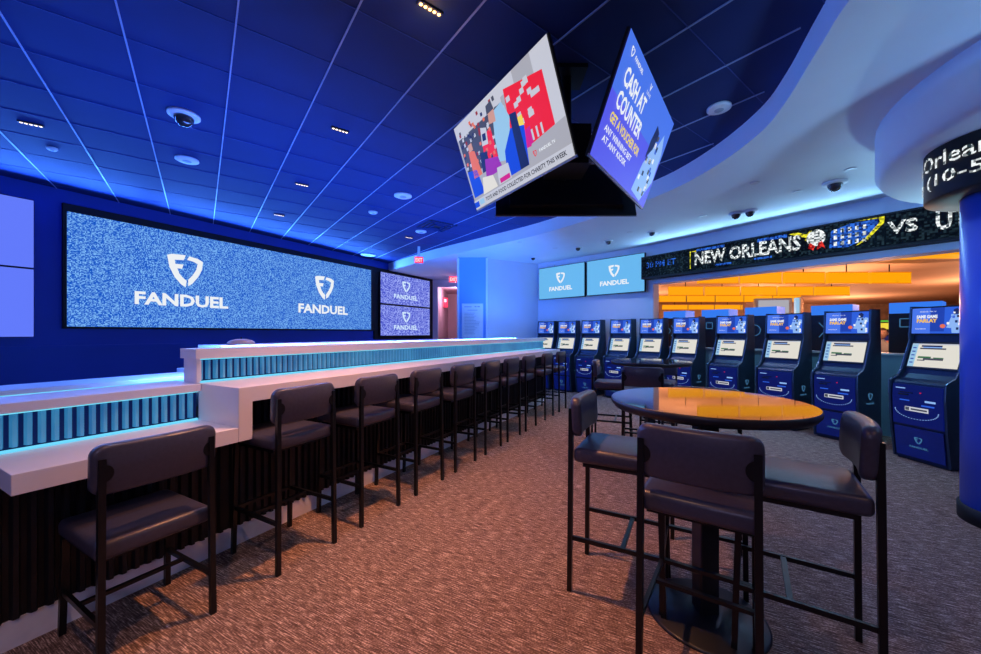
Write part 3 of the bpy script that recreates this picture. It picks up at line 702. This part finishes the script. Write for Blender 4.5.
# ------------------------------------------------------------------ betting kiosks
def make_kiosk(label):
    t = thing('betting_kiosk', label, 'kiosk')
    W = .26
    prof = [(.03, .02), (-.005, .36), (-.02, .70), (-.01, .855), (.005, .875), (.09, .90), (.13, .95), (.25, 1.32), (.245, 1.69), (.38, 1.69), (.40, 1.2), (.40, .02)]
    MB().use('kiosk').profx(prof, -W+.02, W-.02).build('body', None, t)
    # side cheeks with pale edge line
    for s in (-1, 1):
        sp = [(.02, .02), (-.02, .36), (-.04, .70), (-.035, .87), (.0, .895), (.07, .93), (.11, 1.0), (.215, 1.32), (.205, 1.40), (.225, 1.70), (.40, 1.70), (.42, 1.2), (.42, .02)]
        a, b = (-W, -W+.02) if s < 0 else (W-.02, W)
        sd = MB().use('kside').profx(sp, a, b).build('side_panel', None, t)
        mb = MB().use('kedge')
        xx = -W+.004 if s < 0 else W-.004
        for (y0, z0), (y1, z1) in zip(sp[2:8], sp[3:9]): mb.bar((xx, y0-.003, z0), (xx, y1-.003, z1), .008, .006)
        mb.build('edge_trim', None, sd)
        if s > 0:
            e = MB().use('g_logo_dim'); emblem(e, 0, 0, .09, .09); e.text('FANDUEL', 0, -.085, .022, .16, 0, bold=.02)
            e.v = [(W+.002, .20+x, .60+z) for x, y_, z in e.v]; e.build('side_logo', None, sd)
    MB().use('dark').box(-W+.03, W-.03, .04, .38, 0, .02).build('plinth', None, t)
    # marquee screen
    mq = bpy.data.objects.new('marquee', None); 
    mb = MB().use('frameb').box(-W+.01, W-.01, .0, .03, -.155, .155)
    q = lambda m, x0, x1, z0, z1, l=1: mb.use(m).rect((x0-.5)*.47, (x1-.5)*.47, (z0-.5)*.28, (z1-.5)*.28, -.001-.0008*l)
    q('e_kbl', 0, 1, 0, 1, 0); q('e_kbl2', .0, .36, 0, 1, 1); q('e_kbl3', .36, .62, .08, 1, 1)
    random.seed(5)
    pl = lambda m, pts, l: mb.use(m).poly([((a-.5)*.47, (b-.5)*.28) for a, b in pts], -.001-.0008*l)
    pl('e_lblu', [(.76, .02), (.96, .02), (.94, .30), (.96, .62), (.88, .72), (.78, .70), (.73, .50)], 2)
    pl('e_lblu', [(.66, .22), (.74, .20), (.79, .62), (.74, .62)], 2); pl('e_lblu', [(.90, .60), (.99, .50), (.99, .70), (.92, .74)], 2)
    pl('e_nav', [(.79, .72), (.87, .72), (.89, .86), (.84, .95), (.78, .90)], 3); pl('g_white', [(.78, .76), (.81, .74), (.82, .80), (.78, .82)], 5)
    for i in range(13):
        a = .66+random.random()*.28; b = .06+random.random()*.6; q(random.choice(['e_nav', 'g_white', 'e_kbl3', 'e_kbl', 'e_lblu']), a, a+.045, b, b+.09, 4)
    mb.use('e_org').poly([((.60-.5)*.47+.024*math.cos(a), (.28-.5)*.28+.022*math.sin(a)) for a in [2*PI*i/14 for i in range(14)]], -.006)
    mb.use('g_white').text('SAME GAME', -.095, .045, .036, .19, -.005, bold=.05); mb.use('e_gold').text('PARLAY', -.095, -.0, .042, .185, -.005, bold=.05)
    mb.use('g_white').text('FANDUEL', -.12, .10, .012, .08, -.005).text('MIN 18+', -.04, .10, .012, .06, -.005).text('SPORTSBOOK', -.15, -.09, .012, .10, -.005)
    mb.build('marquee_display', None, t, loc=(0, .222, 1.535), rot=(R(-3), 0, 0))
    # touch screen
    mb = MB().use('dark').bbox(-W+.025, W-.025, .0, .03, -.155, .155, .006, 2); q2 = lambda m, x0, x1, z0, z1, l=1: mb.use(m).rect((x0-.5)*.44, (x1-.5)*.44, (z0-.5)*.265, (z1-.5)*.265, -.001-.0008*l)
    mb.sm = False
    q2('e_crm', 0, 1, 0, 1, 0); q2('e_sky', 0, .13, 0, 1, 1); q2('e_lgry', .0, 1, .95, 1, 1); q2('e_nav', .2, .62, .86, .93, 2); q2('e_dgry', .18, .70, .76, .82, 2)
    q2('e_lblu', .24, .62, .82, .86, 2); q2('e_grn', .18, .45, .37, .45, 2); q2('e_dgry', .3, .70, .30, .38, 3); q2('e_dgry', .18, .34, .26, .30, 3); q2('e_grn', .5, .7, .38, .42, 3)
    for i in range(5): q2('e_kbl3', .03, .10, .15+i*.16, .20+i*.16, 2)
    mb.build('touch_screen', None, t, loc=(0, .178, 1.155), rot=(R(-17), 0, 0))
    # lit front panel with slots, sticker and dotted arc
    fp = MB().use('kfront').profx([(-.024, .40), (-.034, .70), (-.028, .835), (.0, .835), (.0, .40)], -W+.035, W-.035).build('front_panel', None, t)
    MB().use('e_lgry').box(-.10, .11, -.0385, -.036, .555, .60).use('e_dgry').box(-.095, -.06, -.0395, -.0385, .56, .595).use('e_dgry').box(-.045, .10, -.0395, -.0385, .568, .586).build('sticker', None, fp)
    MB().use('frameb').box(-.16, -.07, -.045, -.034, .72, .735).box(-.15, -.03, -.04, -.034, .745, .755).build('card_slot', None, fp)
    MB().use('e_lblu').box(-.19, -.10, -.038, -.034, .79, .80).build('panel_heading', None, fp)
    MB().use('e_lblu').box(.08, .17, -.039, -.035, .665, .685).build('slot_caption', None, fp)
    MB().use('e_kbl').box(.05, .16, -.039, -.035, .62, .635).build('slot_caption', None, fp); MB().use('e_kbl').box(-.15, -.06, -.039, -.035, .66, .672).build('slot_caption', None, fp)
    mb = MB().use('e_lblu')
    for i in range(24):
        a = PI+PI*i/23; mb.box(.195*math.cos(a)-.003, .195*math.cos(a)+.003, -.039, -.034, .56+.09*math.sin(a), .567+.09*math.sin(a))
    mb.build('light_arc', None, fp)
    MB().use('e_red').box(.035, .045, -.04, -.034, .755, .765).build('indicator_light', None, fp)
    dr = MB().use('kblue').profx([(.012, .05), (-.018, .37), (.0, .37), (.02, .05)], -W+.04, W-.04).build('lower_door', None, t)
    e = MB().use('g_logo_dim'); emblem(e, 0, 0, .075, .075); e.text('FANDUEL', 0, -.075, .022, .17, 0, bold=.02)
    e.v = [(x, .006-.0028-.098*(.24+z-.05), .24+z) for x, y_, z in e.v]
    e.v = [(x, (.012-.03*((z-.05)/.32))-.003, z) for x, y_, z in e.v]
    e.build('door_logo', None, dr)
    return t
KI = [(4.60, 4.08, -86), (4.49, 4.95, -72), (4.21, 5.62, -66), (3.86, 6.3, -63), (3.47, 7.0, -58), (3.07, 7.55, -54), (2.63, 8.06, -52), (2.14, 8.60, -50), (1.70, 9.08, -46), (1.25, 9.50, -46)]
KL = ['dark blue betting kiosk nearest the blue column, rightmost of the row',
      'dark blue betting kiosk second from the blue column, behind the right stool backrest',
      'dark blue betting kiosk third from the blue column',
      'dark blue betting kiosk fourth from the blue column, straight behind the near table',
      'dark blue betting kiosk at the left end of the half wall',
      'dark blue betting kiosk below the left edge of the LED ticker',
      'dark blue betting kiosk under the right wall television, fourth from the far end',
      'dark blue betting kiosk third from the far end of the row',
      'dark blue betting kiosk second from the far end of the row',
      'dark blue betting kiosk at the far end of the row beside the bar end']
kproto = None
for (x, y, a), lab in zip(KI, KL):
    if kproto is None: kproto = make_kiosk(lab); o = kproto
    else: o = copy_tree(kproto)
    o['label'] = lab; o['group'] = 'row of betting kiosks'; o.location = (x, y, 0); o.rotation_euler = (0, 0, R(a))

# ------------------------------------------------------------------ casino beyond: slot machines, lanterns, sign, person
def slot(label, x, y, w_, sym, top=1.86, topm='e_blutop'):
    r_ = thing('slot_machine', label, 'slot machine', (x, y, 0), LR, 'slot machines behind the half wall')
    MB().use('dark').box(-w_/2, w_/2, 0, .5, 0, top-.16).build('cabinet', None, r_, bev=.01)
    MB().use(topm).box(-w_/2, w_/2, .05, .45, top-.159, top).build('topper', None, r_)
    y0 = -.004; mb = MB().use('g_logo_dim'); zc = 1.45; c = -.08
    if sym == 'chevron':
        for k in (0, .1):
            for s in (-1, 1): mb.bar((c+k-.06, y0, zc+s*.12), (c+k+.03, y0, zc), .012, .004)
    elif sym == 'circle':
        for i in range(24): a, b = 2*PI*i/24, 2*PI*(i+1)/24; mb.bar((c+.1*math.cos(a), y0, zc+.1*math.sin(a)), (c+.1*math.cos(b), y0, zc+.1*math.sin(b)), .012, .004)
    else:
        for a, b in (((-.06, -.06), (.06, -.06)), ((.06, -.06), (.06, .06)), ((.06, .06), (-.06, .06)), ((-.06, .06), (-.06, -.06))):
            mb.bar((c+a[0], y0, zc+.1+a[1]), (c+b[0], y0, zc+.1+b[1]), .012, .004)
    mb.build('lit_symbol', None, r_)
slot('dark slot machine back with lit square outline, nearest the column', 6.13, 5.50, .52, 'square', 1.85)
slot('dark slot machine back with lit chevrons behind the second kiosk', 5.54, 6.20, .52, 'chevron', 1.857)
slot('dark slot machine back with lit circle behind the third kiosk gap', 4.95, 7.00, .51, 'circle', 1.88)
slot('dark slot machine back with blue topper behind the fourth kiosk', 4.52, 7.70, .52, 'square', 1.876)
slot('dark slot machine back with blue topper at the left end of the opening', 4.08, 8.50, .50, 'chevron', 1.89)
# lantern rows
for row, (Y, x0, n, w_, zc, h_, words) in enumerate(((11.0, 5.98, 5, 1.25, 3.00, .32, 'nearest large'), (14.0, 6.54, 5, 1.35, 2.95, .32, 'second'), (17.0, 7.50, 5, 1.29, 2.93, .28, 'third'), (21.5, 9.7, 4, 1.5, 2.86, .26, 'farthest'))):
    for i in range(n):
        r_ = thing('lantern', 'amber box lantern, %s from the left in the %s row beyond the opening' % (['first', 'second', 'third', 'fourth', 'fifth'][i], words), 'lantern', (x0+w_*i, Y, zc), 0, 'amber lantern rows of the casino')
        MB().use('amber').box(.05, w_-.05, 0, .10, -h_/2, h_/2).build('lamp_shade', None, r_)
        mb = MB().use('ambere').box(.05, w_-.05, -.012, .0, -h_/2-.01, -h_/2+.012).box(.05, w_-.05, -.012, 0, h_/2-.012, h_/2+.01)
        mb.build('shade_edge', None, r_)
        MB().use('blackm').bar((w_/2, .06, h_/2), (w_/2, .06, 3.4-zc), .02).build('hanger', None, r_)
for i, (x, y) in enumerate(((7.6, 7.0), (8.3, 6.9))):
    r_ = thing('lantern', 'amber lantern close under the casino ceiling beside the column, %s one' % ('left', 'right')[i], 'lantern', (x, y, 2.86), 0, 'amber lantern rows of the casino')
    MB().use('amber').box(0, .66, 0, .4, -.03, .09).build('lamp_shade', None, r_); MB().use('blackm').bar((.33, .2, .09), (.33, .2, .54), .02).build('hanger', None, r_)
r = thing('casino_sign', 'grey framed casino sign board on a post beyond the third and fourth kiosks', 'sign', (7.15, 9.6, 0), R(-12))
MB().use('greyp').box(-.40, .42, 0, .12, 1.85, 2.28).build('board', None, r, bev=.01)
MB().use('e_gry').box(-.34, .34, -.01, 0, 1.90, 2.23).build('lit_face', None, r); MB().use('e_sky').box(.50, .57, 0, .1, 1.7, 2.28).build('side_light', None, r)
MB().use('casceil').box(-.62, -.45, 0, .2, 0, 2.18).use('casceil').box(.60, .66, 0, .2, 0, 2.3).box(-.1, .1, .02, .1, 0, 1.86).build('post', None, r)
for i, (x, y, c1, c2, lab) in enumerate(((10.3, 9.9, 'e_yel', 'e_grng', 'yellow and green lit slot machine behind the seated person'), (12.0, 11.0, 'e_gold', 'e_red', 'gold and red lit slot machine deep in the casino, near the column'),
                                   (8.9, 12.8, 'e_gold', 'e_org', 'gold lit slot machine in the middle of the casino'), (6.2, 12.6, 'e_org', 'e_red', 'orange lit slot machine in the casino at the left'), (7.5, 13.6, 'e_red', 'e_gold', 'red lit slot machine in the casino left of the sign'))):
    r_ = thing('slot_machine', lab, 'slot machine', (x, y, 0), R(-20))
    MB().use('dark').box(-.4, .4, 0, .5, 0, 1.75).build('cabinet', None, r_, bev=.01)
    MB().use(c1).box(-.36, .36, -.01, 0, 1.50, 1.66).use(c2).box(-.36, .36, -.012, 0, 1.69, 1.73).build('topper', None, r_)
    MB().use('e_nav').box(-.34, .34, -.01, 0, 1.0, 1.42).use('e_org').box(-.3, .3, -.012, -.01, 1.08, 1.2).build('display', None, r_)

# seated person seen through the gap right of the second kiosk
def person():
    px, py = 8.15, 7.9
    r_ = thing('person', 'person in a grey shirt sitting in the casino beyond the half wall, facing the lounge', 'person', (px, py, 0), R(-46))
    joints = [((0, 0, .62), .15), ((0, 0, .80), .135), ((0, -.01, 1.00), .155), ((0, -.01, 1.13), .12), ((0, -.01, 1.22), .05), ((0, -.02, 1.27), .05)]
    edges = [(0, 1), (1, 2), (2, 3), (3, 4), (4, 5)]
    def chain(start, pts):
        prev = start
        for p_, rr in pts: joints.append((p_, rr)); edges.append((prev, len(joints)-1)); prev = len(joints)-1
        return prev
    for s in (-1, 1):
        el = chain(3, [((s*.17, 0, 1.11), .065), ((s*.24, -.05, .86), .045), ((s*.20, -.30, .80), .035), ((s*.18, -.37, .80), .028)])
        for k in range(4): chain(el, [((s*(.15+.018*k), -.44, .80), .010), ((s*(.15+.018*k), -.47-.01*(k in (1, 2)), .785), .009)])
        chain(el, [((s*.135, -.40, .80), .011), ((s*.12, -.425, .79), .010)])
        kn = chain(0, [((s*.10, -.08, .56), .10), ((s*.12, -.46, .56), .07), ((s*.12, -.44, .30), .055), ((s*.12, -.42, .08), .04), ((s*.13, -.55, .04), .035)])
    me = bpy.data.meshes.new('body'); me.from_pydata([j[0] for j in joints], edges, []); 
    o = bpy.data.objects.new('body', me); COL.objects.link(o); o.parent = r_
    sk = o.modifiers.new('skin', 'SKIN'); o.data.skin_vertices[0].data[0].use_root = True
    for i, j in enumerate(joints): o.data.skin_vertices[0].data[i].radius = (j[1], j[1]*.85)
    ss = o.modifiers.new('sub', 'SUBSURF'); ss.levels = ss.render_levels = 2
    me.materials.append(M['shirt'])
    # head with face
    bm = bmesh.new(); bmesh.ops.create_uvsphere(bm, u_segments=28, v_segments=20, radius=1)
    def hd(c):
        x, y_, z = c.x*.075, c.y*.095, c.z*.115
        if z < 0: x *= 1-.35*(-z/.115); y_ = y_*(1-.12*(-z/.115))
        if c.y < -.75 and abs(c.x) < .22 and -.35 < c.z < .15: y_ -= .022*(1-abs(c.x)/.22)*(1 if c.z < -.05 else .5)
        if c.y < -.6 and .05 < c.z < .22 and .2 < abs(c.x) < .6: y_ += .008
        return Vector((x, y_-.02, 1.385+z))
    mb = MB().use('skin', True); mb.addbm(bm, hd); 
    for s in (-1, 1):
        bm = bmesh.new(); bmesh.ops.create_uvsphere(bm, u_segments=8, v_segments=6, radius=1); mb.addbm(bm, lambda c: Vector((s*.075+c.x*.01, -.015+c.y*.018, 1.38+c.z*.03)))
    h_ = mb.build('head', None, r_)
    mb = MB().use('dark', True)
    for s in (-1, 1):
        bm = bmesh.new(); bmesh.ops.create_uvsphere(bm, u_segments=8, v_segments=6, radius=1); mb.addbm(bm, lambda c: Vector((s*.03+c.x*.011, -.100+c.y*.006, 1.400+c.z*.006)))
    mb.build('eyes', None, h_)
    MB().use('e_dred').box(-.022, .022, -.1015, -.095, 1.327, 1.334).build('mouth', None, h_) if False else MB().use('caswall', True).bbox(-.022, .022, -.100, -.09, 1.326, 1.334, .003, 2).build('mouth', None, h_)
    bm = bmesh.new(); bmesh.ops.create_uvsphere(bm, u_segments=24, v_segments=16, radius=1)
    bmesh.ops.delete(bm, geom=[v for v in bm.verts if (v.co.y < -.2 and v.co.z < .52) or v.co.z < -.45], context='VERTS'); bm.verts.index_update()
    mb = MB().use('hair', True); mb.addbm(bm, lambda c: Vector((c.x*.081, -.014+c.y*.102, 1.388+c.z*.123))); mb.build('hair', None, h_)
    s_ = thing('slot_chair', 'padded chair under the seated person beyond the half wall', 'chair', (px, py, 0), R(-46))
    MB().use('dark', True).bbox(-.24, .24, -.22, .24, .40, .47, .02).build('seat', None, s_)
    MB().use('dark', True).lathe([(.25, 0), (.25, .02), (.04, .05), (.04, .40)], 24).build('pedestal', None, s_)
person()

# ------------------------------------------------------------------ ceiling fittings
def at(px, py, z):   # point of a horizontal plane at height z, as measured in the photograph
    Y = (z-H)*380/(333-py); return (px-490.5)/380*Y, Y
def linear_downlight(px, py, lab, warm=False):
    x, y = at(px, py, CEIL)
    r_ = thing('linear_downlight', lab, 'downlight', (x, y, CEIL-.012), math.atan2(g2.y, g2.x), 'small slot downlights in the tiled ceiling')
    MB().use('dark').box(-.085, .085, -.022, .022, -.004, .009).build('housing', None, r_)
    for k in range(5): MB().use('dotw' if warm else 'dot', True).lathe([(0, -.008), (.011, -.006), (.012, 0)], 10, -.064+.032*k).build('diode', None, r_)
linear_downlight(430, 7, 'glowing orange slot downlight at the top of the photo', True)
linear_downlight(340, 129, 'slot downlight of five dots in the tiled ceiling over the near bar')
linear_downlight(302, 184, 'slot downlight of five dots between the ceiling grid lines over the middle of the bar')
linear_downlight(279, 214.5, 'slot downlight of five dots near the top of the video wall')
linear_downlight(31, 123, 'slot downlight of five dots at the far left of the tiled ceiling')
linear_downlight(409, 237, 'distant slot downlight beside the square ceiling vent')
def disc(px, py, z, rad, lab, name='ceiling_speaker', cat='speaker'):
    x, y = at(px, py, z); r_ = thing(name, lab, cat, (x, y, z-.02))
    MB().use('whitep', True).lathe([(0, -.012), (rad*.8, -.010), (rad, 0), (rad, .018)], 32).build('cover', None, r_)
    MB().use('greyp', True).lathe([(0, -.016), (rad*.35, -.014), (rad*.4, -.010)], 24).build('centre', None, r_)
disc(187, 159, CEIL, .115, 'round white ceiling speaker below the dome camera')
disc(403, 195, CEIL, .13, 'round white ceiling speaker over the middle of the bar')
disc(373, 211.5, CEIL, .075, 'small round white smoke detector beside the middle ceiling speaker', 'smoke_detector', 'detector')
disc(719, 107, CEIL, .10, 'round grey ceiling speaker in the dark ceiling right of the television cluster')
disc(52, 147.5, CEIL, .045, 'tiny white disc detector at the far left of the tiled ceiling', 'smoke_detector', 'detector')
disc(368, 254.5, CEIL, .19, 'white round speaker in the ceiling near the right end of the video wall')
disc(421, 231, CEIL, .11, 'white round speaker beside the square ceiling vent')
def domecam(px, py, z, k, lab, grp=None):
    x, y = at(px, py, z); r_ = thing('dome_camera', lab, 'camera', (x, y, z-.012), 0, grp)
    MB().use('whitep', True).lathe([(.085*k, -.018*k), (.11*k, -.010*k), (.11*k, .01)], 28).build('housing', None, r_)
    MB().use('tablet', True).lathe([(0, -.095*k), (.03*k, -.090*k), (.055*k, -.068*k), (.068*k, -.035*k), (.070*k, -.014*k)], 24).build('dome', None, r_)
domecam(184, 114, CEIL, 1.15, 'large black dome camera in a white ring on the blue tiled ceiling')
domecam(835, 182, SOFF, 1.1, 'dome camera on the pale soffit left of the round drop')
domecam(736, 213, SOFF, .9, 'dome camera on the pale soffit, left of a close pair')
domecam(750, 210.5, SOFF, .9, 'dome camera on the pale soffit, right of a close pair')
for px, py, lab in ((533, 257, 'small dark sensor on the soffit above the corner beside the left wall television'), (578, 247, 'small dark sensor on the soffit above the left wall television'),
                    (608.5, 240.5, 'small dark sensor on the soffit above the right wall television'), (652, 231.5, 'small dark sensor on the soffit above the ticker left end')):
    domecam(px, py, SOFF, .75, lab)
for px, py, lab in ((755, 182.5, 'small recessed spot in the soffit above the dome camera pair'), (797, 191.5, 'small recessed spot in the soffit between dome cameras'), (850, 169, 'small recessed spot in the soffit beside the round drop'),
                    (703, 216, 'tiny recessed spot in the soffit left of the dome camera pair'), (555, 248, 'tiny recessed spot in the soffit above the left wall television'), (520, 242, 'tiny recessed spot in the soffit near the pillar'), (630, 232, 'tiny recessed spot in the soffit above the right wall television')):
    x, y = at(px, py, SOFF); r_ = thing('recessed_spot', lab, 'spotlight', (x, y, SOFF-.006))
    MB().use('whitep', True).lathe([(.035, 0), (.05, -.004), (.055, .004)], 20).build('trim_ring', None, r_); MB().use('dot').lathe([(.03, .002), (.03, .004)], 16).build('lamp', None, r_)
x, y = at(437, 226, CEIL); r = thing('ceiling_vent', 'square recessed air vent in the blue tiled ceiling over the bar', 'vent', (x, y, CEIL-.02), math.atan2(g2.y, g2.x))
for k, q in enumerate((.28, .20, .12)): MB().use('ceil').box(-q, q, -q, -q+.03, -.004*k, .015).box(-q, q, q-.03, q, -.004*k, .015).box(-q, -q+.03, -q, q, -.004*k, .015).box(q-.03, q, -q, q, -.004*k, .015).build('louvre', None, r)
MB().use('dark').box(-.29, .29, -.29, .29, .012, .02).build('backing', None, r)
# exit signs, alarm, notice
def exit_sign(x, y, z, rz, lab, w_=.30, h_=.17):
    r_ = thing('exit_sign', lab, 'sign', (x, y, z), rz)
    MB().use('whitep').box(-w_/2, w_/2, -.02, .02, -h_/2, h_/2).build('housing', None, r_, bev=.004)
    MB().use('exit').box(-w_/2+.01, w_/2-.01, -.023, -.021, -h_/2+.012, h_/2-.012).build('lit_face', None, r_)
    MB().use('g_white').text('EXIT', 0, 0, h_*.55, w_*.75, -.026, bold=.03).build('lettering', None, r_)
    MB().use('whitep').box(-.03, .03, -.02, .02, h_/2, (CEIL if y < 10.5 else SOFF)-z).build('bracket', None, r_)
exit_sign(-1.72, 9.12, H+1.75, R(12), 'pink-lit exit sign hanging from the blue ceiling near the hall', .22, .17)
exit_sign(-1.18, 12.2, H+1.72, 0, 'red exit sign in front of the hall doorway beside the pillar', .32, .21)
r = thing('fire_alarm', 'red lit fire alarm box on the hall wall', 'alarm', (-1.97, 15.9, 2.62), R(20))
MB().use('exit').box(-.11, .11, -.05, 0, -.19, .19).build('housing', None, r, bev=.01); MB().use('whitep').box(-.05, .05, -.07, -.05, .02, .14).build('strobe', None, r)
bpy.data.objects['fire_alarm'].location = (-1.80, 15.0, 2.60)
r = thing('posted_notice', 'white framed notice with rows of small print on the blue pillar', 'notice', (-.44, 9.285, 1.70))
MB().use('wallw').box(-.26, .26, -.0, .012, -.42, .42).build('frame', None, r)
MB().use('whitep').box(-.24, .24, -.004, 0, -.40, .40).build('sheet', None, r)
mb = MB().use('greyp')
random.seed(4)
mb.box(-.2, -.02, -.006, -.004, .33, .35).box(.05, .10, -.006, -.004, .33, .36).box(.12, .18, -.006, -.004, .33, .36).box(-.12, .12, -.006, -.004, .25, .265)
for i in range(15): mb.box(-.2, .02+random.random()*.18, -.006, -.004, .18-.036*i, .19-.036*i)
mb.build('print', None, r)
